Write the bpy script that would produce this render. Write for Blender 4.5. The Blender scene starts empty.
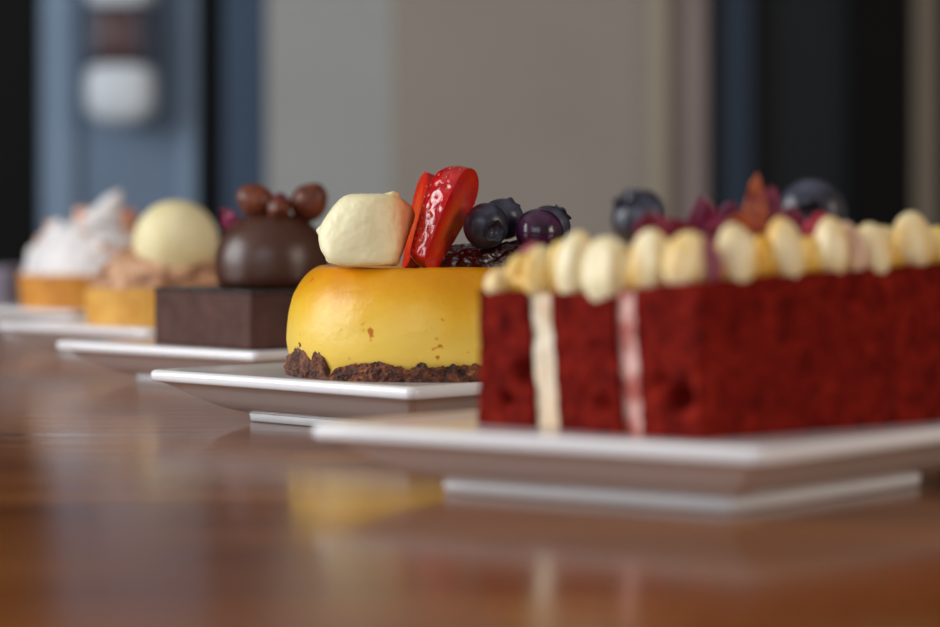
import bpy, bmesh, math, random
from math import sin, cos, pi, sqrt, radians
from mathutils import Vector, Matrix, noise

random.seed(7)
C = bpy.context.scene.collection
F, HY = 2400.0, 222.0          # focal length in pixels, height of the eye line in the frame
T = 0.75                       # table height (m)
H = 6.9                        # lens height over the table (cm)
WELL = 1.68                    # height of a plate's flat above the table (cm)

def W(x, y, z):                # centimetres over the table -> metres in the room
    return Vector((x*.01, y*.01, T + z*.01))
def at(px, py, d):             # centimetre point seen at a pixel, d cm away
    return Vector(((px-470)/F*d, d, H-(py-HY)/F*d))

# ------------------------------------------------------------------ materials
def lin(c):
    c /= 255.0
    return c/12.92 if c <= .04045 else ((c+.055)/1.055)**2.4
def rgb(r, g, b): return (lin(r), lin(g), lin(b), 1)

class Mat:
    def __init__(s, name, col, rough=.5, **kw):
        m = s.m = bpy.data.materials.new(name); m.use_nodes = True
        s.nt = m.node_tree; s.b = s.nt.nodes['Principled BSDF']
        s.b.inputs['Base Color'].default_value = col
        s.b.inputs['Roughness'].default_value = rough
        for k, v in kw.items(): s.b.inputs[k.replace('_', ' ')].default_value = v
    def n(s, t, **kw):
        nd = s.nt.nodes.new(t)
        for k, v in kw.items():
            if k in nd.inputs: nd.inputs[k].default_value = v
            elif hasattr(nd, k): setattr(nd, k, v)
            else: nd.inputs[k.replace('_', ' ')].default_value = v
        return nd
    def l(s, a, b): s.nt.links.new(a, b)
    def coord(s, scale=(1, 1, 1), rot=(0, 0, 0)):
        tc = s.n('ShaderNodeTexCoord'); mp = s.n('ShaderNodeMapping')
        mp.inputs['Scale'].default_value = scale; mp.inputs['Rotation'].default_value = rot
        s.l(tc.outputs['Object'], mp.inputs['Vector']); return mp.outputs[0]
    def noise(s, scale, detail=4, rough=.6, vec=None, dist=0):
        nz = s.n('ShaderNodeTexNoise', Scale=scale, Detail=detail, Roughness=rough, Distortion=dist)
        s.l(vec or s.coord(), nz.inputs['Vector']); return nz.outputs['Fac']
    def ramp(s, fac, stops):
        r = s.n('ShaderNodeValToRGB'); e = r.color_ramp.elements
        while len(e) < len(stops): e.new(.5)
        for i, (p, c) in enumerate(stops): e[i].position = p; e[i].color = c
        s.l(fac, r.inputs[0]); return r.outputs[0]
    def mix(s, fac, a, b, mode='MIX'):
        x = s.n('ShaderNodeMix'); x.data_type = 'RGBA'; x.blend_type = mode
        for v, k in ((fac, 0), (a, 6), (b, 7)):
            if hasattr(v, 'links') or hasattr(v, 'is_linked'): s.l(v, x.inputs[k])
            else: x.inputs[k].default_value = v
        return x.outputs[2]
    def color(s, out): s.l(out, s.b.inputs['Base Color']); return s
    def bump(s, h, dist, strength=1):
        bp = s.n('ShaderNodeBump', Strength=strength, Distance=dist)
        s.l(h, bp.inputs['Height']); s.l(bp.outputs[0], s.b.inputs['Normal']); return s
    def sss(s, w, radius, scale):
        s.b.inputs['Subsurface Weight'].default_value = w
        s.b.inputs['Subsurface Radius'].default_value = radius
        s.b.inputs['Subsurface Scale'].default_value = scale; return s

def speck(name, stops, scale, rough, bscale, bdist, **kw):
    m = Mat(name, stops[0][1], rough, **kw)
    m.color(m.ramp(m.noise(scale, 5, .65), stops))
    if bdist: m.bump(m.noise(bscale, 4, .7), bdist)
    return m

# wood
wood = Mat('wood', rgb(120, 70, 38), .3)
v1 = wood.coord((2.2, 26, 8), (0, 0, radians(24)))
g1 = wood.noise(3.2, 6, .62, v1, .6)
g2 = wood.noise(1.1, 3, .5, wood.coord((1.6, 4, 2), (0, 0, radians(24))))
ca = wood.ramp(g1, [(.28, rgb(98, 55, 20)), (.5, rgb(158, 98, 42)), (.74, rgb(198, 138, 74))])
cb = wood.ramp(g2, [(.32, rgb(170, 146, 128)), (.62, rgb(255, 240, 216))])
wood.color(wood.mix(.85, ca, cb, 'MULTIPLY'))
wr = wood.n('ShaderNodeMapRange', From_Min=.25, From_Max=.8, To_Min=.13, To_Max=.25)
wood.l(g1, wr.inputs['Value']); wood.l(wr.outputs[0], wood.b.inputs['Roughness'])
wood.bump(wood.noise(60, 3, .6, wood.coord((1, 7, 1), (0, 0, radians(24)))), .0001, .35)

china = Mat('white_china', rgb(236, 236, 238), .12, Specular_IOR_Level=.55)
china_foot = Mat('china_foot', rgb(228, 230, 232), .2)

# cheesecake
cheese = Mat('cheesecake_custard', rgb(236, 196, 62), .34, Specular_IOR_Level=.45)
tc = cheese.n('ShaderNodeTexCoord'); sx = cheese.n('ShaderNodeSeparateXYZ'); cheese.l(tc.outputs['Object'], sx.inputs[0])
mr = cheese.n('ShaderNodeMapRange', From_Min=.012, From_Max=.0375); cheese.l(sx.outputs['Z'], mr.inputs['Value'])
nz = cheese.noise(55, 4, .6, cheese.coord((1, 1, .6)))
ad = cheese.n('ShaderNodeMath', operation='MULTIPLY_ADD'); cheese.l(nz, ad.inputs[0]); ad.inputs[1].default_value = .7
sb = cheese.n('ShaderNodeMath', operation='SUBTRACT'); cheese.l(mr.outputs[0], sb.inputs[0]); sb.inputs[1].default_value = .35
cheese.l(sb.outputs[0], ad.inputs[2])
c1 = cheese.ramp(ad.outputs[0], [(.1, rgb(248, 210, 92)), (.45, rgb(247, 196, 50)), (.7, rgb(233, 168, 16)), (.95, rgb(224, 150, 10))])
sp = cheese.ramp(cheese.noise(190, 2, .5), [(.685, (0, 0, 0, 1)), (.74, (1, 1, 1, 1))])
c2 = cheese.mix(sp, c1, rgb(204, 120, 20))
cheese.color(c2).bump(cheese.noise(110, 7, .65), .0006, .7).sss(.25, (1, .6, .15), .004)
crumb = speck('biscuit_crumb', [(.30, rgb(24, 10, 7)), (.45, rgb(88, 46, 30)), (.6, rgb(134, 78, 48)), (.72, rgb(206, 130, 50))], 260, .6, 420, .0014)
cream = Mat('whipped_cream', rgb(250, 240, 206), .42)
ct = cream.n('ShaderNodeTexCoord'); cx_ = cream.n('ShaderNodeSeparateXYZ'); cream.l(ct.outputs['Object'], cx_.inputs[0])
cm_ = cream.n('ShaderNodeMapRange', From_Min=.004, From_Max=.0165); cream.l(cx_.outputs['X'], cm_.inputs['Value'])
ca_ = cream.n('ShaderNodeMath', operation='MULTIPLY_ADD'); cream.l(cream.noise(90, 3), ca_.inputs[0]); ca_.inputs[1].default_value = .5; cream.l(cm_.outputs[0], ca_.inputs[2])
cream.color(cream.ramp(ca_.outputs[0], [(.3, rgb(251, 242, 198)), (.62, rgb(251, 232, 180)), (.85, rgb(240, 188, 134)), (1.0, rgb(226, 150, 100))])).bump(cream.noise(120, 2, .5), .0003, .4).sss(.3, (1, .7, .35), .006)  # warm bounce light from the strawberry painted in as orange towards +X
compote = speck('berry_compote', [(.35, rgb(20, 3, 4)), (.7, rgb(74, 10, 8))], 120, .08, 200, .0016, Coat_Weight=.8)
straw = Mat('strawberry_skin', rgb(190, 10, 14), .13, Coat_Weight=.7, Coat_Roughness=.05)
straw.color(straw.ramp(straw.noise(120, 3), [(.3, rgb(166, 4, 14)), (.7, rgb(214, 20, 22))])).sss(.15, (1, .2, .1), .004)
straw.bump(straw.noise(230, 3, .5), .0012, .8)
flesh = Mat('strawberry_flesh', rgb(226, 50, 22), .2, Coat_Weight=.5)
tcf = flesh.n('ShaderNodeTexCoord'); gr = flesh.n('ShaderNodeTexGradient', gradient_type='SPHERICAL')
mpf = flesh.n('ShaderNodeMapping'); mpf.inputs['Scale'].default_value = (95, 95, 50); mpf.inputs['Location'].default_value = (0, 0, -.85)
flesh.l(tcf.outputs['Object'], mpf.inputs['Vector']); flesh.l(mpf.outputs[0], gr.inputs[0])
flesh.color(flesh.ramp(gr.outputs['Fac'], [(.0, rgb(232, 26, 18)), (.4, rgb(246, 66, 24)), (.9, rgb(252, 112, 48))])).sss(.2, (1, .3, .1), .004).bump(flesh.noise(300, 3), .0005, .6)
seed_m = Mat('strawberry_seed', rgb(206, 96, 40), .3)
blue = Mat('blueberry_skin', rgb(40, 44, 66), .38, Coat_Weight=.15, Coat_Roughness=.2)
blue.color(blue.ramp(blue.noise(90, 4, .6), [(.3, rgb(16, 16, 26)), (.5, rgb(40, 42, 60)), (.66, rgb(76, 80, 100)), (.8, rgb(66, 28, 56))])).bump(blue.noise(300, 2), .0002, .5)
blue_p = Mat('blueberry_purple_skin', rgb(62, 20, 58), .24, Coat_Weight=.3, Coat_Roughness=.15)
blue_p.color(blue_p.ramp(blue_p.noise(90, 4, .6), [(.35, rgb(28, 14, 34)), (.55, rgb(72, 18, 66)), (.75, rgb(70, 60, 84))]))
calyx_m = Mat('blueberry_crown', rgb(34, 36, 50), .55)
# red velvet
sponge = speck('red_sponge', [(.28, rgb(70, 7, 4)), (.46, rgb(116, 17, 8)), (.62, rgb(138, 28, 14)), (.8, rgb(180, 58, 36))], 170, .85, 260, .0026, Specular_IOR_Level=.12)
buttercream = Mat('buttercream', rgb(250, 232, 196), .5)
buttercream.color(buttercream.ramp(buttercream.noise(60, 3), [(.3, rgb(216, 180, 142)), (.5, rgb(244, 230, 202))])).sss(.2, (1, .7, .4), .004)
pinkcream = Mat('stained_buttercream', rgb(232, 180, 168), .5)
pinkcream.color(pinkcream.ramp(pinkcream.noise(130, 3), [(.38, rgb(170, 66, 50)), (.6, rgb(238, 196, 184))]))
custard = Mat('yellow_custard', rgb(226, 176, 60), .35)
custard.color(custard.ramp(custard.noise(50, 3), [(.3, rgb(214, 150, 36)), (.7, rgb(238, 198, 88))])).sss(.2, (1, .6, .2), .004)
def piped(name, side, face):
    m = Mat(name, face, .42); m.color(m.ramp(m.noise(110, 3, .5, m.coord((1, 1, .35))), [(.36, side), (.58, face)])).sss(.2, (1, .7, .35), .004); return m
dollop_m = piped('piped_cream', rgb(238, 196, 104), rgb(250, 234, 190))
dollop_y = piped('piped_yellow_cream', rgb(224, 168, 50), rgb(246, 216, 130))
dollop_v = piped('piped_stained_cream', rgb(148, 72, 92), rgb(236, 206, 172))
pet_m = speck('magenta_petal', [(.3, rgb(74, 4, 38)), (.7, rgb(150, 16, 76))], 160, .5, 0, 0)
pet_o = speck('orange_petal', [(.35, rgb(120, 30, 30)), (.65, rgb(204, 108, 56))], 130, .5, 0, 0)
pet_r = speck('pink_petal', [(.3, rgb(140, 20, 56)), (.7, rgb(222, 84, 106))], 130, .5, 0, 0)
pet_d = speck('dark_red_petal', [(.3, rgb(84, 4, 20)), (.7, rgb(176, 34, 50))], 130, .4, 0, 0)
# chocolate
choc = speck('chocolate_mousse', [(.35, rgb(70, 42, 35)), (.7, rgb(92, 58, 50))], 90, .6, 500, .0003, Specular_IOR_Level=.25)
ganache = Mat('dark_ganache', rgb(34, 22, 20), .35)
dome_m = Mat('chocolate_dome', rgb(76, 44, 32), .36, Specular_IOR_Level=.6)
nut_m = speck('hazelnut_skin', [(.35, rgb(78, 32, 16)), (.7, rgb(140, 70, 40))], 120, .4, 200, .0006)
# tarts
pastry = speck('tart_pastry', [(.35, rgb(206, 142, 46)), (.7, rgb(236, 184, 86))], 90, .6, 300, .0008)
pastry_d = speck('baked_tart_pastry', [(.35, rgb(190, 116, 26)), (.7, rgb(226, 160, 58))], 90, .6, 300, .0008)
crumble_m = speck('praline_crumble', [(.32, rgb(104, 62, 44)), (.5, rgb(196, 146, 108)), (.7, rgb(236, 200, 168))], 110, .65, 260, .001)
scoop_m = speck('vanilla_scoop', [(.35, rgb(240, 226, 168)), (.7, rgb(250, 240, 200))], 60, .5, 240, .0006)
mer = Mat('meringue', rgb(240, 238, 236), .5)
mer.color(mer.ramp(mer.noise(26, 3, .5), [(.60, rgb(242, 240, 240)), (.74, rgb(226, 160, 112))])).sss(.2, (1, .8, .6), .005)
mer_t = speck('toasted_meringue', [(.4, rgb(206, 120, 66)), (.62, rgb(242, 226, 212))], 70, .5, 0, 0)
napkin_m = speck('lavender_cloth', [(.3, rgb(142, 136, 158)), (.7, rgb(168, 162, 182))], 60, .8, 700, .0004)
# room
def paint(name, c, rough=.6):
    a = tuple(x*.94 for x in c[:3])+(1,); b = tuple(min(1, x*1.05) for x in c[:3])+(1,)
    return speck(name, [(.3, a), (.7, b)], 3, rough, 180, .0002, Specular_IOR_Level=.15)
taupe = paint('taupe_paint', rgb(168, 160, 151)); lightgrey = paint('light_grey_paint', rgb(199, 207, 208))
creamp = paint('cream_paint', rgb(182, 171, 153)); pinkp = paint('pinkish_paint', rgb(158, 145, 142))
steel = paint('blue_grey_paint', rgb(124, 146, 172), .4); steel_l = paint('light_blue_grey_paint', rgb(144, 168, 194), .4)
navy = paint('navy_paint', rgb(72, 90, 112), .4); dnavy = paint('dark_navy_paint', rgb(54, 66, 82), .45)
black = paint('black_paint', rgb(20, 22, 24), .5); soot = paint('brown_black_paint', rgb(11, 9, 9), .6)
char = paint('charcoal_paint', rgb(35, 39, 42), .5); drab = paint('drab_paint', rgb(126, 117, 104))
white = Mat('white_plastic', rgb(232, 244, 254), .3)
tankm = Mat('smoky_plastic', rgb(58, 60, 78), .25); liquid = Mat('brown_liquid', rgb(84, 50, 48), .3)
floor_m = speck('floor_stone', [(.3, rgb(110, 100, 92)), (.7, rgb(140, 130, 120))], 6, .5, 0, 0)
ceil_m = paint('ceiling_paint', rgb(196, 188, 180)); wall_m = paint('warm_wall_paint', rgb(176, 160, 146))

# ------------------------------------------------------------------ helpers
def link(name, verts, faces, mats, parent=None, smooth=True, mi=None, loc=None, merge=0):
    me = bpy.data.meshes.new(name)
    me.from_pydata([tuple(v) for v in verts], [], faces)
    ms = mats if isinstance(mats, (list, tuple)) else [mats]
    for m in ms: me.materials.append(m.m)
    if mi: me.polygons.foreach_set('material_index', mi)
    bm = bmesh.new(); bm.from_mesh(me)
    if merge: bmesh.ops.remove_doubles(bm, verts=bm.verts, dist=merge)
    bmesh.ops.recalc_face_normals(bm, faces=bm.faces)
    bm.to_mesh(me); bm.free()
    if smooth: me.shade_smooth()
    o = bpy.data.objects.new(name, me); C.objects.link(o)
    if parent: o.parent = parent
    if loc is not None: o.location = loc
    return o
def tag(o, label, cat, group=None):
    o['label'] = label; o['category'] = cat
    if group: o['group'] = group
    return o
def thing(name, label, cat, loc, group=None, rot=(0, 0, 0)):
    o = bpy.data.objects.new(name, None); o.empty_display_size = .02; C.objects.link(o)
    o.location = loc; o.rotation_euler = rot
    return tag(o, label, cat, group)
def struct(o): o['kind'] = 'structure'; return o
def boxes(bs):
    V, Fc = [], []
    for x0, y0, z0, x1, y1, z1 in bs:
        k = len(V)
        V += [(x, y, z) for z in (z0, z1) for x, y in ((x0, y0), (x1, y0), (x1, y1), (x0, y1))]
        Fc += [tuple(k+i for i in f) for f in ((3, 2, 1, 0), (4, 5, 6, 7), (0, 1, 5, 4), (1, 2, 6, 5), (2, 3, 7, 6), (3, 0, 4, 7))]
    return V, Fc
def box_obj(name, bs, mat, parent=None, bevel=0, loc=None):
    V, Fc = boxes(bs); o = link(name, V, Fc, mat, parent, smooth=False, loc=loc)
    if bevel:
        m = o.modifiers.new('bevel', 'BEVEL'); m.width = bevel; m.segments = 3; o.data.shade_smooth()
    return o
def lathe(prof, n=96, disp=None):            # profile of (r, z) in cm -> metres
    V, Fc = [], []
    for j, (r, z) in enumerate(prof):
        for i in range(n):
            a = 2*pi*i/n; p = Vector((r*cos(a), r*sin(a), z))
            if disp: p = disp(p, a, j)
            V.append(p*.01)
    for j in range(len(prof)-1):
        for i in range(n):
            k = (i+1) % n; Fc.append((j*n+i, j*n+k, (j+1)*n+k, (j+1)*n+i))
    Fc.append(tuple(range(n-1, -1, -1))); Fc.append(tuple((len(prof)-1)*n+i for i in range(n)))
    return V, Fc
def interp(prof, steps):                     # smooth a profile (Catmull-Rom)
    out = []; P = [prof[0]]+list(prof)+[prof[-1]]
    for i in range(1, len(P)-2):
        p0, p1, p2, p3 = (Vector(q) for q in P[i-1:i+3])
        for s in range(steps):
            t = s/steps
            out.append(tuple(.5*((2*p1)+(p2-p0)*t+(2*p0-5*p1+4*p2-p3)*t*t+(3*p1-p0-3*p2+p3)*t**3)))
    out.append(tuple(prof[-1])); return out
def fr(p, s, octv=4):
    return noise.fractal(Vector(p)*s, .9, 2.1, octv)
def hexa(pts, n, disp=None, back=1):
    """eight cm corners (bottom a b c d, top a b c d), each face a grid of about n cells per cm"""
    V, Fc = [], []
    def face(a, b, c, d):
        nu = max(2, int(max((b-a).length, (c-d).length)*n)); nv = max(2, int(max((d-a).length, (c-b).length)*n)); k = len(V)
        for j in range(nv+1):
            for i in range(nu+1):
                u, v = i/nu, j/nv; V.append((a*(1-u)+b*u)*(1-v)+(d*(1-u)+c*u)*v)
        for j in range(nv):
            for i in range(nu):
                q = k+j*(nu+1)+i; Fc.append((q, q+1, q+nu+2, q+nu+1))
    p = [Vector(q) for q in pts]
    for f in ((0, 1, 5, 4), (1, 2, 6, 5), (2, 3, 7, 6), (3, 0, 4, 7), (4, 5, 6, 7), (3, 2, 1, 0)): face(*[p[i] for i in f])
    return V, Fc
def hexa_obj(name, pts, n, mat, parent, origin, amp=0, nscale=3, pores=(), soft=0):
    V, Fc = hexa(pts, n)
    o = link(name, [v for v in V], Fc, mat, parent, merge=1e-4)
    me = o.data; me.calc_loop_triangles()
    bm = bmesh.new(); bm.from_mesh(me); bm.normal_update()
    zb = min(v.co.z for v in bm.verts)
    mv = []
    for v in bm.verts:
        a = amp*(fr(v.co, nscale, 5)*.9+.8*min(0, fr(v.co, nscale*2.2, 2)))
        for q, r, dep in pores:
            dd = (v.co-q).length/r
            if dd < 1.6: a -= dep*math.exp(-dd*dd*2)
        w = v.co+v.normal*a
        if v.co.z < zb+.02: w.z = v.co.z
        mv.append(w)
    og = Vector(origin)
    for v, w in zip(bm.verts, mv): v.co = (w-og)*.01
    bm.to_mesh(me); bm.free()
    return o
def ico(sub):
    bm = bmesh.new(); bmesh.ops.create_icosphere(bm, subdivisions=sub, radius=1)
    V = [v.co.copy() for v in bm.verts]; Fc = [tuple(x.index for x in f.verts) for f in bm.faces]; bm.free()
    return V, Fc
def polytope(planes, p=8, sub=5, amp=0, ns=2, seed=0):
    V, Fc = ico(sub); out = []
    pl = [(Vector(n).normalized(), h) for n, h in planes]
    for u in V:
        s = sum(max(0, u.dot(n)/h)**p for n, h in pl)
        r = s**(-1/p)
        w = u*r
        out.append((w*(1+amp*fr(w+Vector((seed, 0, 0)), ns)))*.01)
    return out, Fc
def join(parts):
    V, Fc = [], []
    for v, f in parts:
        k = len(V); V += list(v); Fc += [tuple(k+i for i in q) for q in f]
    return V, Fc
def xf(part, M): return [M @ Vector(v) for v in part[0]], part[1]
def frame_from(z, x):                        # rotation with local Z along z and local X as near x as can be
    z = Vector(z).normalized(); x = Vector(x); x = (x-z*x.dot(z)).normalized(); y = z.cross(x)
    return Matrix((x, y, z)).transposed()

# ------------------------------------------------------------------ room
RX0, RX1, RY0, RY1, RZ = -2.2, 2.2, -1.9, 3.0, 2.9
struct(box_obj('floor', [(RX0-.1, RY0-.1, -.05, RX1+.1, RY1+.3, 0)], floor_m))
struct(box_obj('ceiling', [(RX0-.1, RY0-.1, RZ, RX1+.1, RY1+.3, RZ+.05)], ceil_m))
UY0, UY1, UZ0, UZ1 = -1.1, .1, .95, 2.1
struct(box_obj('wall_right', [(RX1, RY0, 0, RX1+.1, UY0, RZ), (RX1, UY1, 0, RX1+.1, RY1+.3, RZ), (RX1, UY0, 0, RX1+.1, UY1, UZ0), (RX1, UY0, UZ1, RX1+.1, UY1, RZ)], wall_m))
struct(box_obj('fill_window', [(RX1+.02, UY0, UZ0, RX1+.08, UY0+.04, UZ1), (RX1+.02, UY1-.04, UZ0, RX1+.08, UY1, UZ1), (RX1+.02, UY0, UZ0, RX1+.08, UY1, UZ0+.04), (RX1+.02, UY0, UZ1-.04, RX1+.08, UY1, UZ1)], white))  # unseen frame and opening, added to hold the right-hand fill light
WY0, WY1, WZ0, WZ1 = -.25, 1.45, .85, 2.35
struct(box_obj('wall_left', [(RX0-.1, RY0, 0, RX0, WY0, RZ), (RX0-.1, WY1, 0, RX0, RY1+.3, RZ), (RX0-.1, WY0, 0, RX0, WY1, WZ0), (RX0-.1, WY0, WZ1, RX0, WY1, RZ)], wall_m))
VX0, VX1, VZ0, VZ1 = -1.9, .1, 1.05, 2.5
struct(box_obj('wall_front', [(RX0, RY0-.1, 0, VX0, RY0, RZ), (VX1, RY0-.1, 0, RX1, RY0, RZ), (VX0, RY0-.1, 0, VX1, RY0, VZ0), (VX0, RY0-.1, VZ1, VX1, RY0, RZ)], wall_m))
f = .04
struct(box_obj('window_1', [(RX0-.08, WY0, WZ0, RX0-.02, WY0+f, WZ1), (RX0-.08, WY1-f, WZ0, RX0-.02, WY1, WZ1), (RX0-.08, WY0, WZ0, RX0-.02, WY1, WZ0+f), (RX0-.08, WY0, WZ1-f, RX0-.02, WY1, WZ1)], white))
struct(box_obj('window_2', [(VX0, RY0-.08, VZ0, VX0+f, RY0-.02, VZ1), (VX1-f, RY0-.08, VZ0, VX1, RY0-.02, VZ1), (VX0, RY0-.08, VZ0, VX1, RY0-.02, VZ0+f), (VX0, RY0-.08, VZ1-f, VX1, RY0-.02, VZ1)], white))

def bx(px, d=300): return (px-470)/F*d*.01
def slab(name, p0, p1, mat, y=3.0, th=.1, z0=0, z1=RZ, parent=None, bevel=0):
    return box_obj(name, [(bx(p0, y*100), y, z0, bx(p1, y*100), y+th, z1)], mat, parent, bevel)
struct(box_obj('wall_back', [(bx(390), 3.0, 0, bx(651), 3.1, RZ)], taupe))
# wall return in a lighter colour, its left end set slightly forward
xa, xb = bx(267, 293), bx(391)
struct(link('wall_back_left', [(xa, 2.93, 0), (xb, 3.0, 0), (xb, 3.1, 0), (xa, 3.1, 0), (xa, 2.93, RZ), (xb, 3.0, RZ), (xb, 3.1, RZ), (xa, 3.1, RZ)],
            [(3, 2, 1, 0), (4, 5, 6, 7), (0, 1, 5, 4), (1, 2, 6, 5), (2, 3, 7, 6), (3, 0, 4, 7)], lightgrey, smooth=False))
struct(slab('trim_1', 651, 667, creamp, 2.97, .12)); struct(slab('trim_2', 667, 706, pinkp, 2.99, .12))
# dark door on the right: frame, navy stile, charcoal leaf
d1 = struct(slab('door_1', 752, 853, char, 3.03, .05)); d1['label'] = 'dark charcoal door leaf'
struct(slab('trim_3', 706, 722, black, 3.0, .1)); struct(slab('trim_4', 722, 752, dnavy, 3.0, .09)); struct(slab('trim_5', 853, 914, soot, 3.0, .1))
struct(slab('wall_back_right', 914, 938, drab, 3.0, .1)); 
struct(box_obj('door_2', [(bx(938), 3.02, 0, RX1, 3.1, RZ)], char))
# blue-grey panel door on the left with lighter stiles
d3 = struct(slab('door_3', 41, 198, steel, 3.0, .06))
slab('stile', 44, 76, steel_l, 2.985, .02, parent=d3, bevel=.004); slab('stile', 178, 196, steel_l, 2.985, .02, parent=d3, bevel=.004)
struct(slab('trim_6', 198, 224, black, 3.02, .08)); struct(slab('trim_7', 224, 266, navy, 2.98, .12))
struct(box_obj('door_4', [(RX0, 3.02, 0, bx(41), 3.1, RZ)], soot))

# dispenser hanging on the blue door
def rbox(w, d, h, r, mat, name, parent, z):
    V, Fc = polytope([((1, 0, 0), w/2), ((-1, 0, 0), w/2), ((0, 1, 0), d/2), ((0, -1, 0), d/2), ((0, 0, 1), h/2), ((0, 0, -1), h/2)], r, 4)
    return link(name, V, Fc, mat, parent, loc=(0, 0, z*.01))
dz = lambda py: H-(py-HY)/F*296
disp = thing('wall_dispenser', 'white and smoky plastic dispenser on the blue-grey door', 'dispenser', W((121-470)/F*294, 294, dz(122)))
rbox(8.6, 6, (124-58)/F*294, 3, white, 'drip_base', disp, (122-92)/F*294)
tank = rbox(7.6, 5.4, (68-4)/F*294, 14, tankm, 'tank', disp, (122-36)/F*294)
rbox(4.4, 1, (62-12)/F*294, 10, liquid, 'liquid_window', tank, -1/F*294).location.y = -.0245
rbox(8.6, 6, (11+50)/F*294, 3, white, 'cap', disp, (122+16)/F*294)

# ------------------------------------------------------------------ table
tb = thing('wooden_table', 'long polished brown wooden table under the row of desserts', 'table', (0, .75, 0))
box_obj('tabletop', [(-.62, -1.05, T-.04, .62, 1.02, T)], wood, tb, .004)
for sx_ in (-.55, .55):
    for sy_ in (-.97, .94):
        box_obj('leg', [(sx_-.035, sy_-.035, 0, sx_+.035, sy_+.035, T-.04)], wood, tb, .003)

# ------------------------------------------------------------------ plates
def plate(N, aL, aR, side, label, fs=1.0):
    e1 = Vector((cos(radians(aL)), sin(radians(aL)), 0)); e2 = Vector((cos(radians(aR)), sin(radians(aR)), 0))
    cen = Vector((N[0], N[1], 0))+(e1+e2)*side/2
    def ring(s, z, rad=.3):
        h = side/2*s; rr = min(rad*s, h*.6); P = []
        for q in range(4):
            a0 = pi/2*q; cx = (h-rr)*(1 if q in (0, 3) else -1); cy = (h-rr)*(1 if q in (0, 1) else -1)
            for i in range(9):
                a = a0+pi/2*i/8; P.append((cx+rr*cos(a), cy+rr*sin(a)))
            nx = (h-rr)*(-1 if q in (0, 1) else 1) if q % 2 == 0 else cx
            ny = (h-rr)*(-1 if q in (1, 2) else 1) if q % 2 == 1 else cy
            lx, ly = P[-1]; a = a0+pi/2; ex, ey = nx+rr*cos(a), ny+rr*sin(a)
            for i in range(1, 8):
                t = i/8; P.append((lx+(ex-lx)*t, ly+(ey-ly)*t))
        return [(-(e1*u+e2*v)+Vector((0, 0, z)))*.01 for u, v in P]
    def rings(prof):
        V, Fc = [], []
        for s, z in prof: V += ring(s, z)
        n = len(V)//len(prof)
        for j in range(len(prof)-1):
            for i in range(n):
                k = (i+1) % n; Fc.append((j*n+i, j*n+k, (j+1)*n+k, (j+1)*n+i))
        Fc.append(tuple(range(n-1, -1, -1))); Fc.append(tuple((len(prof)-1)*n+i for i in range(n)))
        return V, Fc
    root = thing('square_plate', label, 'plate', W(cen.x, cen.y, 0), 'white square plates in a row on the table')
    V, Fc = rings([(.55, .3), (.64, .3), (.70, .42), (.76, .58), (.83, .84), (.9, 1.14), (.95, 1.34), (.975, 1.385), (.992, 1.41), (1.0, 1.47), (1.003, 1.6), (1.0, 1.73), (.99, 1.79), (.975, 1.805), (.95, 1.80), (.88, 1.75), (.8, 1.70), (.74, WELL), (.4, WELL)])
    link('dish', V, Fc, china, root)
    V, Fc = rings([(q_*fs, z_) for q_, z_ in ((.54, .0), (.612, .0), (.625, .05), (.63, .28), (.62, .36), (.54, .36))])
    link('foot', V, Fc, china_foot, root)
    return cen
plate((6.6, 54.0), 148, 47, 12.6, 'white square plate nearest the camera, under the red layered cake', 1.04)
cc = plate((-1.79, 73.9), 135.6, 45.6, 13.1, 'white square plate carrying the yellow cheesecake')
cch = plate((-8.42, 94.3), 136, 46, 13.2, 'white square plate under the dark chocolate slice')
cv = plate((-15.3, 114.2), 135.5, 45.5, 12.8, 'white square plate under the tart with the vanilla scoop')
cm = plate((-22.75, 137), 135.5, 45.5, 12.8, 'white square plate farthest back, under the meringue tart')

# ------------------------------------------------------------------ fruit, petals
def blueberry(c, r, label, group, mat=blue, face=(.3, -.9, -.1), big=1):
    root = thing('blueberry', label, 'blueberry', W(*c), group)
    root.rotation_euler = frame_from(face, (1, 0, .2)).to_euler()
    V, Fc = ico(5); out = []
    for u in V:
        t = u.angle(Vector((0, 0, 1))); k = 1-.30*math.exp(-(t/.33)**4)
        w = Vector((u.x, u.y, u.z*.9))*r*k*(1+.012*fr(u, 1.5)); out.append(w*.01)
    link('berry', out, Fc, mat, root)
    V, Fc = [], []; n = 60
    for j, (rr, hz) in enumerate(((.30, .80), (.36, .90), (.43, .945), (.40, .955), (.33, .90), (.27, .78))):
        for i in range(n):
            a = 2*pi*i/n; lob = .5+.5*cos(5*a+.4); m = j in (1, 2, 3, 4)
            q = rr*(1+(.22*lob if m else 0)); zz = hz+(.055*lob if j in (2, 3) else 0)-.03*m
            V.append(Vector((q*cos(a), q*sin(a), zz*.97))*r*.01)
    for j in range(5):
        for i in range(n): k = (i+1) % n; Fc.append((j*n+i, j*n+k, (j+1)*n+k, (j+1)*n+i))
    link('crown', V, Fc, calyx_m, root)
    return root
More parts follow.
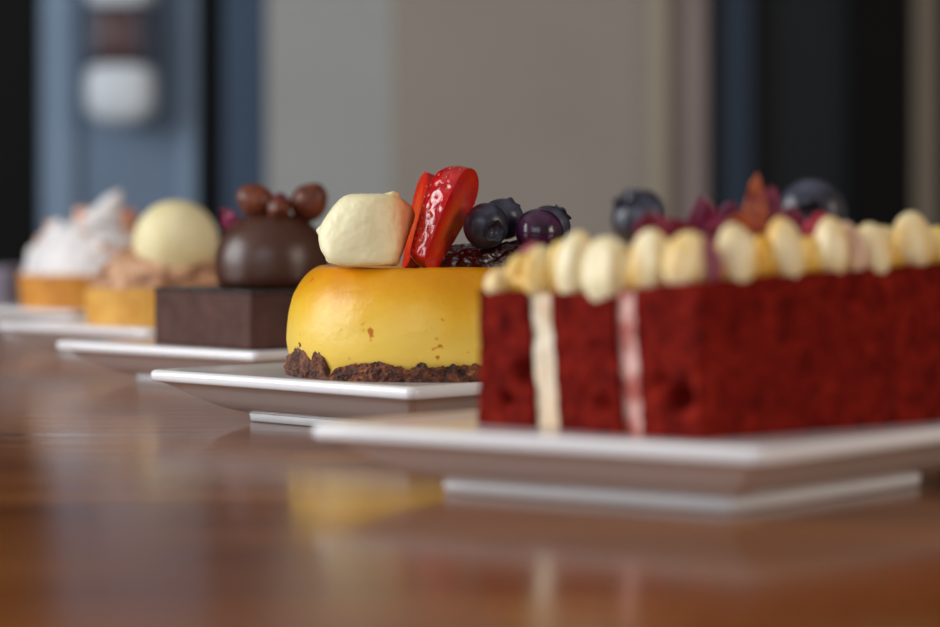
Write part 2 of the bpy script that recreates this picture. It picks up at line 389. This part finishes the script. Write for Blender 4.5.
def petal(c, up, right, w, h, mat, label, group, seed=0, curl=.5):
    V, Fc = [], []; nu, nv = 14, 16
    for j in range(nv+1):
        v = j/nv; wid = 1.15*w*(sin(pi*min(1, .12+v*.80))**.7)*(1-.25*v)
        for i in range(nu+1):
            u = i/nu*2-1
            x = u*wid/2; z = v*h*(1-.12*u*u)
            y = curl*(u*u*w*.3)-curl*.35*h*(v*v)+.10*w*fr((u*1.2+seed, v*1.6, seed), 1.3, 3)
            V.append(Vector((x, y, z))*.01)
    for j in range(nv):
        for i in range(nu):
            q = j*(nu+1)+i; Fc.append((q, q+1, q+nu+2, q+nu+1))
    o = link('rose_petal', V, Fc, mat); m = o.modifiers.new('thickness', 'SOLIDIFY'); m.thickness = .0004
    o.location = W(*c); R = frame_from(up, right); o.rotation_euler = R.to_euler()
    return tag(o, label, 'petal', group)

# ------------------------------------------------------------------ red velvet cake
A, B = Vector((.22, 62.1, 0)), Vector((5.48, 57.3, 0)); R = Vector((cos(radians(40)), sin(radians(40)), 0))
Cc, D = B+R*9.5, A+R*8.4
TOPZ = dict(A=5.12, B=5.5, C=5.8, D=5.5)
def foot_pt(s, t): return (A*(1-s)+B*s)*(1-t)+(D*(1-s)+Cc*s)*t
def top_z(s, t): return (TOPZ['A']*(1-s)+TOPZ['B']*s)*(1-t)+(TOPZ['D']*(1-s)+TOPZ['C']*s)*t-.18*sin(pi*s)*(1-t)**3
def cap_z(s, t):
    e = min(s, 1-s, t*1.4, (1-t)*1.4)*2; return top_z(s, t)+.3+.62*min(1, max(0, e)*1.7)
rc = thing('red_velvet_cake', 'red layered cake with cream stripes, on the nearest plate at right', 'cake', W(*(foot_pt(.5, .5)+Vector((0, 0, WELL)))))
orig = foot_pt(.5, .5)+Vector((0, 0, WELL))
def layer(name, s0b, s1b, s0t, s1t, mat, amp, ns, pores=(), t0=0, dz_=0, n=7):
    pts = [foot_pt(s0b, t0), foot_pt(s1b, t0), foot_pt(s1b, 1-t0), foot_pt(s0b, 1-t0)]
    pts = [p+Vector((0, 0, WELL)) for p in pts]
    for s, t in ((s0t, t0), (s1t, t0), (s1t, 1-t0), (s0t, 1-t0)):
        p = foot_pt(s, t); pts.append(p+Vector((0, 0, top_z(s, t)+dz_)))
    return hexa_obj(name, pts, n, mat, rc, orig, amp, ns, pores)
def pore(px, py, r, dep, d=60.5): return (at(px, py, d), r, dep)
def dep_on(p, q, px):                        # depth where the sight line of column px crosses the plan line p-q
    k = (px-470)/F; dx, dy = q.x-p.x, q.y-p.y; t = (k*p.y-p.x)/(dx-k*dy); return p.y+dy*t
def pr(px, py, r, dep, p=A, q=B): return pore(px, py, r, dep, dep_on(p, q, px))
layer('sponge_layer', 0, .27, -.0, .235, sponge, .10, 2.2, [pr(524, 373, .32, .8), pr(505, 400, .24, .6), pr(487, 345, .2, .15)], n=9)
layer('cream_layer', .272, .385, .237, .342, buttercream, .05, 1.6, t0=.012, dz_=-.02)
layer('sponge_layer', .387, .665, .344, .618, sponge, .10, 2.2, [pr(601, 398, .25, .55), pr(580, 388, .22, .2), pr(590, 340, .3, .15)], n=9)
layer('cream_layer', .667, .755, .62, .712, pinkcream, .05, 1.6, t0=.015, dz_=-.02)
layer('sponge_layer', .757, 1.0, .714, 1.0, sponge, .10, 2.2, [pr(679, 398, .36, 1.3), pr(660, 380, .3, .25), pr(817, 415, .5, .15, B, Cc), pr(880, 360, .6, .15, B, Cc), pr(915, 330, .4, .12, B, Cc), pr(850, 300, .4, .15, B, Cc)], n=9)
# custard cap
V, Fc = [], []; ns_ = 30
for lay in (0, 1):
    for j in range(ns_+1):
        for i in range(ns_+1):
            s = .03+.94*i/ns_; t = .03+.94*j/ns_; p = foot_pt(s, t)
            z = top_z(s, t)+.01 if lay == 0 else cap_z(s, t)+.08*fr(p, 1.5)
            V.append((p+Vector((0, 0, z))-orig)*.01)
m1 = (ns_+1)**2
for lay in (0, 1):
    for j in range(ns_):
        for i in range(ns_):
            q = lay*m1+j*(ns_+1)+i; Fc.append((q, q+1, q+ns_+2, q+ns_+1))
edge = [i for i in range(ns_)]+[j*(ns_+1)+ns_ for j in range(ns_)]+[ns_*(ns_+1)+i for i in range(ns_, 0, -1)]+[j*(ns_+1) for j in range(ns_, 0, -1)]
for a, b in zip(edge, edge[1:]+edge[:1]): Fc.append((a, b, b+m1, a+m1))
link('custard_topping', V, Fc, custard, rc)
def dollop(base, w, h, dep, mat, ax, lean=(0, 0), seed=0):
    """upright tongue of piped cream, base in cm, ax the plan direction along the cake's edge"""
    V, Fc = ico(4); out = []; nrm = Vector((ax.y, -ax.x, 0))
    for u in V:
        z = (math.copysign(abs(u.z)**.72, u.z)+1)/2; k = (1.02-.22*z**2.6)
        a = math.atan2(u.y, u.x); rdg = 1+.07*cos(6*a+seed)*(1-abs(u.z))
        x = math.copysign(abs(u.x)**.85, u.x)*w/2*k*rdg; y = u.y*dep/2*k*rdg
        p = base+ax*(x+lean[0]*z*z)+nrm*(y+lean[1]*z*z)+Vector((0, 0, z*h))
        p += Vector((1, 1, 1))*.05*fr(p+Vector((seed, 0, 0)), 1.6, 3)
        out.append((p-orig)*.01)
    return link('cream_dollop', out, Fc, mat, rc)
AX = (B-A).normalized()
dl = [  # centre column, top row, bottom row, width px, edge, material
    (499, 268, 294, 22, 0, dollop_m), (515, 254, 290, 20, 0, dollop_y), (539, 246, 294, 27, 0, dollop_m), (558, 240, 292, 20, 0, dollop_y), (573, 231, 294, 30, 0, dollop_m),
    (606, 236, 302, 46, 0, dollop_m), (649, 228, 288, 35, 0, dollop_m), (684, 231, 285, 38, 0, dollop_m),
    (708, 236, 282, 22, 1, dollop_v), (737, 223, 283, 39, 1, dollop_m), (762, 236, 280, 20, 1, dollop_y), (787, 217, 281, 32, 1, dollop_m), (811, 236, 276, 20, 1, dollop_y), (831, 217, 276, 30, 1, dollop_m),
    (852, 222, 274, 18, 1, dollop_v), (873, 223, 275, 34, 1, dollop_m), (913, 212, 266, 43, 1, dollop_m), (942, 226, 264, 24, 1, dollop_y)]
for i, (px, y0, y1, wp, e, mt) in enumerate(dl):
    p, q, ax = (A, B, AX) if e == 0 else (B, Cc, R)
    nrm = Vector((ax.y, -ax.x, 0)); back = .30 if mt is not dollop_y else .55
    d = dep_on(p-nrm*back, q-nrm*back, px)
    b = at(px, y1+3, d); tz = at(px, y0, d).z
    cosv = abs(ax.x)*1.0
    dollop(b, wp*d/F/max(.6, cosv)*.9, tz-b.z, .85 if mt is not dollop_y else .7, mt, ax, ((.1*sin(i*2.1)), -.12), i*1.3)
for i in range(8):                            # far rim of the topping
    s, t = (.08+.84*(i/7), .93); b = foot_pt(s, t)+Vector((0, 0, top_z(s, t)-.05)); dollop(b, 1.0, 1.15, .9, dollop_m, AX, (0, .1), i)
for i in range(5):
    s, t = .07, .2+.15*i; b = foot_pt(s, t)+Vector((0, 0, top_z(s, t)-.05)); dollop(b, 1.0, 1.1, .9, dollop_m, R, (0, .1), i+20)
G1 = 'blueberries on the red cake'
blueberry(at(639, 217, 62.6), .755, 'round dark blueberry on the left half of the red cake', G1, blue, (-.5, -.3, .6))
blueberry(at(812, 213, 64.0), .91, 'large dark blueberry with a pale bloom, right of the orange petals on the red cake', G1, blue, (-.15, -.95, -.1))
G2 = 'rose petals on the red cake'
def cp(px, d, sink=.0):                       # point on the custard under a column
    p = Vector(((px-470)/F*d, d, 0)); v1_ = B-A; v2_ = (R*8.9); q = p-A
    det = v1_.x*v2_.y-v1_.y*v2_.x; s = (q.x*v2_.y-q.y*v2_.x)/det; t = (v1_.x*q.y-v1_.y*q.x)/det
    p.z = cap_z(max(0, min(1, s)), max(0, min(1, t)))-sink; return p
petal(cp(752, 62.5, .05), (.12, .1, 1), (1, -.3, 0), .62, 1.75, pet_o, 'tall upright orange-brown petal, highest thing on the red cake', G2, 1)
petal(cp(771, 62.9, .05), (-.05, .2, 1), (.8, .5, 0), 1.0, 1.4, pet_m, 'magenta petal leaning on the tall orange petal from the right', G2, 2)
petal(cp(744, 61.6, .05), (-.3, -.3, .9), (1, .1, 0), .95, .85, pet_o, 'short orange petal left of the tall orange-brown one', G2, 3)
petal(cp(765, 61.4, .05), (.5, -.35, .6), (.9, .4, 0), 1.0, .8, pet_o, 'low orange petal in front of the magenta one on the red cake', G2, 4)
petal(cp(728, 62.4, .05), (.05, .2, 1), (1, .2, 0), .95, 1.05, pet_m, 'magenta petal left of the orange petals', G2, 5)
petal(cp(702, 62.2, .05), (.06, 0, 1), (1, -.4, 0), .9, 1.25, pet_m, 'pointed magenta petal midway between the two blueberries', G2, 6)
petal(cp(684, 61.8, .05), (-.4, -.3, .7), (.9, -.3, 0), 1.0, .95, pet_m, 'small flat magenta petal beside the pointed magenta one', G2, 7)
petal(cp(664, 61.0, .05), (-.5, -.2, .75), (1, .2, 0), 1.05, 1.1, pet_m, 'magenta petal lying against the left blueberry on the red cake', G2, 8)
petal(cp(718, 61.0, .03), (.3, -.3, .8), (1, .3, 0), .8, .7, pet_m, 'low magenta petal just behind the cream, left of the short orange petal', G2, 9)
petal(cp(818, 62.3, .05), (.05, -.1, 1), (1, .2, 0), .85, .85, pet_r, 'bright pink petal in front of the large right blueberry', G2, 10)
petal(cp(795, 62.3, .05), (-.2, .1, 1), (1, .2, 0), .8, .9, pet_m, 'dark magenta petal left of the bright pink one', G2, 11)
petal(cp(528, 62.8, .05), (.35, -.2, .8), (1, -.4, 0), 1.0, .95, pet_d, 'dark red petal at the far left corner of the red cake', G2, 12)

# ------------------------------------------------------------------ cheesecake
kc = Vector(at(430, 300, 83.0)); kc.z = WELL
ck = thing('cheesecake', 'round yellow cheesecake with a brown crumb base, in sharp focus', 'cheesecake', W(*kc))
prof = interp([(0.0001, .01), (3, .01), (4.68, .02), (4.74, .35), (4.92, .9), (4.95, 1.5), (4.88, 2.1), (4.72, 2.65), (4.5, 3.1), (4.24, 3.45), (3.98, 3.64), (3.7, 3.7), (3.3, 3.67), (2.4, 3.62), (.0001, 3.6)], 7)
def kd(p, a, j):
    r = Vector((p.x, p.y, 0)).length
    if r < .1: return p
    k = 1+.006*fr((cos(a)*2, sin(a)*2, p.z*.8), 1.2, 4)
    lip = max(0, 1-abs(p.z-3.55)/.22)*max(0, min(1, (r-3.4)))
    k += .007*lip*fr((cos(a)*6, sin(a)*6, 4), 1.5, 3)
    q = Vector((p.x*k, p.y*k, p.z))
    if p.z > 3: q.z += .04*fr((p.x, p.y, 1), .8, 3)
    return q
V, Fc = lathe(prof, 220, kd); link('custard', V, Fc, cheese, ck)
def hcr(a):                                   # crust height by angle (angle 0 points right, -90 to the camera)
    px = 430+143*cos(a) if sin(a) < 0 else -1
    h = .50+.22*noise.noise(Vector((cos(a)*5, sin(a)*5, .3)))+.16*noise.noise(Vector((cos(a)*17, sin(a)*17, 2)))+.07*noise.noise(Vector((cos(a)*50, sin(a)*50, 5)))
    if px > 0:
        for c_, w_, g in ((304, 6, .95), (325, 6, .6), (333, 5, -.45), (350, 6, .1), (424, 5, .22), (380, 14, .1), (293, 5, .2)):
            h += g*math.exp(-((px-c_)/w_)**2)
    return max(.12, h)
n, m = 720, 34; V, Fc = [], []
for j in range(m+1):
    for i in range(n):
        a = 2*pi*i/n; hh = hcr(a); v = j/m
        z = v*hh; rr = 4.90+.09*sin(pi*min(1, .08+v*.92))**.5*(1-.25*v)-.03*v
        k = fr((rr*cos(a)*1.0, rr*sin(a)*1.0, z), 5.5, 5)*.085+fr((rr*cos(a), rr*sin(a), z+7), 14, 3)*.05
        rr += (k if 0 < j < m else (.02 if j == 0 else -.16))
        V.append(Vector((rr*cos(a), rr*sin(a), max(.005, z+(.03*fr((a*20, z*6, 1), 1) if 0 < j < m else 0))))*.01)
for j in range(m):
    for i in range(n):
        k = (i+1) % n; Fc.append((j*n+i, j*n+k, (j+1)*n+k, (j+1)*n+i))
link('crumb_base', V, Fc, crumb, ck)
rel = lambda p: (Vector(p)-kc)*.01
# cream
cq = at(366, 229.5, 80.5)
V, Fc = polytope([((-1, 0, 0), 1.60), ((0, 0, -1), 1.20), ((0, 0, 1), 1.20), ((-.77, 0, .64), 1.33), ((-.75, 0, -.66), 1.62), ((.94, 0, -.34), 1.40), ((.64, 0, .77), 1.58), ((0, -1, 0), 1.45), ((0, 1, 0), 1.4), ((.62, -.77, .12), 1.38), ((-.5, -.8, .3), 1.5), ((0, -.6, .8), 1.6)], 11, 6, .015, .9, 3)
out = []
for v in V:
    w = v*100; w += w.normalized()*(.02*fr(w, 3.5, 3)); 
    for t_, s_, g in ((Vector((.86, -.3, 1.2)), .16, .17), (Vector((1.0, -.2, 1.12)), .12, .13), (Vector((-1.6, -.3, .0)), .13, .14), (Vector((-1.25, -.6, -1.12)), .14, .13), (Vector((1.0, -.5, -1.1)), .2, .1)):
        w += t_.normalized()*g*math.exp(-((w-t_).length/s_)**2)
    out.append(w*.01)
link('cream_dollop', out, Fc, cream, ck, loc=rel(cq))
# compote
cq2 = at(497, 262, 81.5); V, Fc = ico(6); out = []
for u in V:
    w = Vector((u.x*2.1, u.y*1.25, math.copysign(abs(u.z)**.7, u.z)*.84)); w += u*(.16*fr(w, 1.5, 3)+.05*fr(w, 5, 2))
    w.z = max(w.z, -.12); out.append(w*.01)
link('berry_compote', out, Fc, compote, ck, loc=rel((cq2.x, cq2.y, WELL+3.68)))
# strawberries
def strawberry(base, tip, rad, label, ridge, prof_pow=1.0, seed=0, spread=180):
    base, tip = Vector(base), Vector(tip); ax = tip-base; L = ax.length
    root = thing('strawberry_half', label, 'strawberry', W(*base), 'strawberry pieces on the cheesecake')
    M = frame_from(ax, ridge); root.rotation_euler = M.to_euler()
    def rr(t):                                # t 0 at the pointed end, 1 at the leafy end
        q = rad*(.60+.40*min(1, t/.62)**.9)
        if t > .74: q *= sqrt(max(0.0, 1-((t-.74)/.262)**2.4))
        if t < .07: q *= sqrt(max(0.0, 1-((.07-t)/.072)**2))
        return q
    nt, na = 60, 60; V, Fc = [], []
    sa = radians(spread)
    sds = []
    k = 0
    for row in range(9):
        t = .09+.1*row; cnt = max(3, int(2.6+rr(t)*5.2))
        for i in range(cnt): sds.append((t+.012*random.uniform(-1, 1), (i+.5+.5*(row % 2))/cnt*sa))
    for j in range(nt+1):
        t = j/nt
        for i in range(na+1):
            a = sa*i/na; r = rr(t)
            dimple = 0
            for ts, as_ in sds:
                d2 = ((t-ts)*L)**2+((a-as_)*r)**2
                if d2 < .05: dimple += .045*math.exp(-d2/.010)
            r = max(.001, r-dimple); V.append(Vector((r*cos(-a), r*sin(-a), t*L))*.01)
    for j in range(nt):
        for i in range(na):
            q = j*(na+1)+i; Fc.append((q, q+1, q+na+2, q+na+1))
    mi = [0]*len(Fc)
    for ts, as_ in sds:                       # seeds, part of the skin's pattern
        r = rr(ts)-.035; c = Vector((r*cos(-as_), r*sin(-as_), ts*L)); nrm = Vector((cos(-as_), sin(-as_), 0)); tg = Vector((0, 0, 1)); bt = nrm.cross(tg)
        q = len(V); ring_ = []
        V.append((c+nrm*.03)*.01)
        for i in range(8):
            a = 2*pi*i/8; V.append((c+bt*.032*cos(a)+tg*.055*sin(a))*.01)
        for i in range(8): Fc.append((q, q+1+i, q+1+(i+1) % 8)); mi.append(1)
    link('skin', V, Fc, [straw, seed_m], root, mi=mi)
    V, Fc = [], []
    nw = 24
    for j in range(nt+1):
        t = j/nt; r = rr(t)-.004
        e0 = Vector((r, 0, t*L)); e1 = Vector((r*cos(-sa), r*sin(-sa), t*L))
        for i in range(nw+1):
            u = i/nw; p = e0*(1-u)+e1*u
            p.y += .03*fr((p.x*1.5+seed, p.z*1.5, 0), 1, 3)*sin(pi*u); V.append(p*.01)
    for j in range(nt):
        for i in range(nw):
            q = j*(nw+1)+i; Fc.append((q, q+1, q+nw+2, q+nw+1))
    link('flesh', V, Fc, flesh, root)
    return root
strawberry(at(428, 269.5, 80.0), at(476, 172, 80.8), 1.22, 'glossy red strawberry half standing tilted, its cut face towards the blueberries', (-.33, -.94, .1), seed=1)
strawberry(at(405, 267.5, 82.6), at(424, 172.5, 83.4), .95, 'strawberry half mostly hidden between the cream and the larger half', (-.2, .97, .1), seed=5)
G3 = 'blueberries on the cheesecake'
blueberry(at(486, 226, 80.4), .775, 'blueberry in sharp focus with its star-shaped crown facing out, beside the strawberry', G3, blue, (.42, -.85, -.25))
blueberry(at(503, 219, 82.0), .74, 'blueberry peeking out behind the one with the star-shaped crown', G3, blue, (.3, .5, .6))
blueberry(at(539, 231, 80.6), .82, 'glossy purple blueberry at the right of the cheesecake fruit', G3, blue_p, (-.2, .3, -.8))
blueberry(at(550, 226, 82.4), .74, 'rearmost blueberry on the right, half hidden by the purple one', G3, blue, (.6, .3, .6))

# ------------------------------------------------------------------ chocolate slice
n0 = Vector((-8.9, 97.5, 0)); eL = Vector((-4.6, 5.3, 0)); eR = Vector((4.7, 3.4, 0)); corg = n0+(eL+eR)/2+Vector((0, 0, WELL))
cs = thing('chocolate_slice', 'dark chocolate mousse slice topped by a shiny chocolate dome', 'cake', W(*corg))
def slab4(name, z0, z1, g, mat, amp, n_=6):
    q = [n0+eL*(1-g)+eR*g, n0+eL*g+eR*g, n0+eL*g+eR*(1-g), n0+eL*(1-g)+eR*(1-g)]
    pts = [p+Vector((0, 0, z0)) for p in q]+[p+Vector((0, 0, z1)) for p in q]
    return hexa_obj(name, pts, n_, mat, cs, corg, amp, 1.5)
slab4('mousse_block', WELL, 3.98, 0, choc, .03); slab4('ganache_layer', 3.985, 4.12, -.006, ganache, .02)
dc = Vector(at(272, 280, 101.8)); dc.z = 4.12
prof = [(.001, 0), (2.0, 0), (2.2, .1)]
for i in range(1, 30):
    a = -.35+(pi/2+.35)*i/29; ca_, sa_ = cos(a), sin(a)
    prof.append((2.42*abs(ca_)**(2/2.2)+.001, 1.0+math.copysign(abs(sa_)**(2/2.2), sa_)*2.2))
V, Fc = lathe(prof, 96, lambda p, a, j: p*(1+.006*fr(p, .8))); link('chocolate_dome', V, Fc, dome_m, cs, loc=(dc-corg)*.01)
G4 = 'hazelnuts on the chocolate dome'
def nut(c, r, up, label):
    V, Fc = ico(4); out = []
    for u in V:
        w = Vector((u.x, u.y, u.z*1.08+.16*max(0, u.z)**5))*r*(1+.04*fr(u, 1.4)); out.append(w*.01)
    o = link('hazelnut', out, Fc, nut_m, loc=W(*c)); o.rotation_euler = frame_from(up, (1, 0, 0)).to_euler()
    return tag(o, label, 'nut', G4)
nut(at(257, 201.5, 101.5), .74, (-.7, -.2, .4), 'brown hazelnut at the left on top of the chocolate dome')
nut(at(309, 203, 101.8), .78, (.5, -.3, .7), 'brown hazelnut at the right on top of the chocolate dome')
nut(at(279, 209, 101.0), .5, (.2, -.8, .1), 'small brown nut piece between the two hazelnuts')
petal(at(279, 210, 102.6), (.1, .1, 1), (1, 0, 0), .9, .75, pet_m, 'purple petal between the hazelnuts on the chocolate dome', 'petals on the chocolate dome', 21)
petal(at(232, 232, 101.9), (-.3, .1, .9), (.6, -.6, .2), 1.2, 1.1, pet_m, 'magenta petal hanging on the left side of the chocolate dome', 'petals on the chocolate dome', 22)

# ------------------------------------------------------------------ tarts
def shell(root, r0, r1, h, mat):
    pr_ = [(.001, 0), (r0*.9, 0), (r0, .05), (r0+.03, .15), (r1-.02, h-.1), (r1, h), (r1-.12, h+.03), (r1-.34, h-.02), (r1-.4, h-.3), (.001, h-.32)]
    V, Fc = lathe(interp(pr_, 4), 120, lambda p, a, j: Vector((p.x*(1+.006*fr(p, 1.2)), p.y*(1+.006*fr(p, 1.2)), max(0, p.z+(.05*fr(p, .9) if p.z > .5 else 0)))))
    return link('pastry_shell', V, Fc, mat, root)
vc = Vector((cv.x, cv.y, WELL))
vt = thing('vanilla_tart', 'pale yellow tart with brown crumble and a vanilla scoop, left of the chocolate slice', 'tart', W(*vc))
shell(vt, 4.2, 4.42, 1.85, pastry)
parts = []
pr_ = interp([(3.95, 1.5), (3.85, 2.1), (3.4, 2.9), (2.7, 3.5), (1.9, 3.8), (.001, 3.9)], 5)
V, Fc = lathe(pr_, 90, lambda p, a, j: p*(1+.05*fr(p, 1.1, 5))); parts.append((V, Fc))
for i in range(150):
    a = random.uniform(0, 2*pi); t = random.random(); r = 3.85-1.9*t; z = 2.15+1.75*t
    s = random.uniform(.16, .42)
    pc = polytope([((random.gauss(0, 1), random.gauss(0, 1), random.gauss(0, 1)), random.uniform(.7, 1)) for _ in range(9)]+[((1, 0, 0), 1), ((-1, 0, 0), 1), ((0, 1, 0), 1), ((0, -1, 0), 1), ((0, 0, 1), 1), ((0, 0, -1), 1)], 10, 2, .1, 2, i)
    parts.append(xf(pc, Matrix.Translation((r*cos(a)*.01, r*sin(a)*.01, z*.01)) @ Matrix.Scale(s, 4)))
V, Fc = join(parts); cr = link('crumble', V, Fc, crumble_m, vt); cr['kind'] = 'stuff'
V, Fc = ico(5); sc_c = at(176, 242, 121.8)
V = [Vector((u.x, u.y, u.z*.97))*2.16*.01*(1+.012*fr(u, 2.5, 4)) for u in V]
link('vanilla_scoop', V, Fc, scoop_m, vt, loc=(sc_c-vc)*.01)
mc = Vector((cm.x, cm.y, WELL))
mt_ = thing('meringue_tart', 'tart heaped with toasted white meringue, farthest of the desserts', 'tart', W(*mc))
shell(mt_, 4.35, 4.6, 2.05, pastry_d)
parts = []; V, Fc = ico(5); out = []
for u in V:
    z = max(-.25, u.z); w = Vector((u.x*4.1, u.y*4.1, 1.9+math.copysign(abs(z)**.85, z)*3.5)); rdist = sqrt(u.x**2+u.y**2)
    w += u*(.35*abs(fr(w, .75, 3))+.1*fr(w, 2.2, 2)); out.append(w*.01)
parts.append((out, Fc))
def spike(c, d, r, h, seed):
    V, Fc = [], []; d = Vector(d).normalized(); M = frame_from(d, (1, .1, .2)); n_, m_ = 20, 12
    for j in range(m_+1):
        t = j/m_; rad = r*(1-t)**.8*(1+.12*sin(t*9+seed))+.02
        for i in range(n_):
            a = 2*pi*i/n_; q = M @ Vector((rad*cos(a)+.35*h*t*t*cos(seed), rad*sin(a)+.2*h*t*t*sin(seed), t*h)); V.append((Vector(c)+q)*.01)
    for j in range(m_):
        for i in range(n_): k = (i+1) % n_; Fc.append((j*n_+i, j*n_+k, (j+1)*n_+k, (j+1)*n_+i))
    Fc.append(tuple(m_*n_+i for i in range(n_))); return V, Fc
tips = []
def mp_(px, py, d=145): return at(px, py, d)-mc
parts.append(spike(mp_(104, 222), (.2, 0, 1), 1.3, 2.1, .6))
for i in range(26):
    a = random.uniform(0, 2*pi); t = random.uniform(.05, .9); r = 4.1*sqrt(1-t*t)*.95; c = (r*cos(a), r*sin(a), 1.9+t*3.5-.2)
    (parts if i % 3 else tips).append(spike(c, (cos(a)*.9, sin(a)*.9, .5+t), random.uniform(.6, 1.05), random.uniform(.6, 1.0), i*1.7))
V, Fc = join(parts); link('meringue', V, Fc, mer, mt_)
tips.append(spike(mp_(87, 220), (-.5, -.5, .8), .9, 1.0, 2)); tips.append(spike(mp_(124, 222), (.6, -.4, .6), .9, 1.0, 1)); tips.append(spike(mp_(58, 232), (-.6, -.3, .8), .7, .8, 3))
V, Fc = join(tips); t_ = link('toasted_peaks', V, Fc, mer_t, mt_); t_['label'] = 'orange-brown toasted meringue peaks'

# folded napkins at the far left
V, Fc = [], []
nk = box_obj('folded_napkin', [(-.075, -.05, 0, .075, .05, .0375)], napkin_m, None, .006, loc=W(-38.6, 167, 0))
tag(nk, 'thick folded lavender-grey napkin behind the meringue tart at the far left', 'napkin')

# ------------------------------------------------------------------ light
def area(name, loc, target, sx, sy, power, col):
    l = bpy.data.lights.new(name, 'AREA'); l.shape = 'RECTANGLE'; l.size = sx; l.size_y = sy; l.energy = power; l.color = col
    o = bpy.data.objects.new(name, l); C.objects.link(o); o.location = loc
    o.rotation_euler = (Vector(target)-Vector(loc)).to_track_quat('-Z', 'Y').to_euler(); return o
area('daylight_left', (RX0-.01, (WY0+WY1)/2, (WZ0+WZ1)/2), (0, (WY0+WY1)/2, (WZ0+WZ1)/2), WY1-WY0-.1, WZ1-WZ0-.1, 50, (.97, .99, 1.0))
area('daylight_front', ((VX0+VX1)/2, RY0-.01, (VZ0+VZ1)/2), ((VX0+VX1)/2, 0, (VZ0+VZ1)/2), VX1-VX0-.1, VZ1-VZ0-.1, 15, (.93, .96, 1.0))
area('warm_fill_right', (RX1+.01, (UY0+UY1)/2, (UZ0+UZ1)/2), (0, (UY0+UY1)/2, (UZ0+UZ1)/2), UY1-UY0-.1, UZ1-UZ0-.1, 21, (1.0, .86, .72))  # added warm fill for the right-facing sides, its source unseen
w = bpy.data.worlds.new('World'); bpy.context.scene.world = w; w.use_nodes = True
w.node_tree.nodes['Background'].inputs[0].default_value = (.6, .75, 1, 1); w.node_tree.nodes['Background'].inputs[1].default_value = .6

# ------------------------------------------------------------------ camera
cam = bpy.data.cameras.new('camera'); co = bpy.data.objects.new('camera', cam); C.objects.link(co)
co.location = W(0, 0, H); co.rotation_euler = (pi/2, 0, 0)
cam.sensor_width = 36; cam.lens = 36*F/940; cam.shift_y = -(313.5-HY)/940
cam.clip_start = .01; cam.clip_end = 50
cam.dof.use_dof = True; cam.dof.focus_distance = .80; cam.dof.aperture_fstop = cam.lens/12.5
s = bpy.context.scene; s.camera = co
s.view_settings.view_transform = 'Standard'; s.view_settings.look = 'None'; s.view_settings.gamma = 1; s.view_settings.exposure = 0
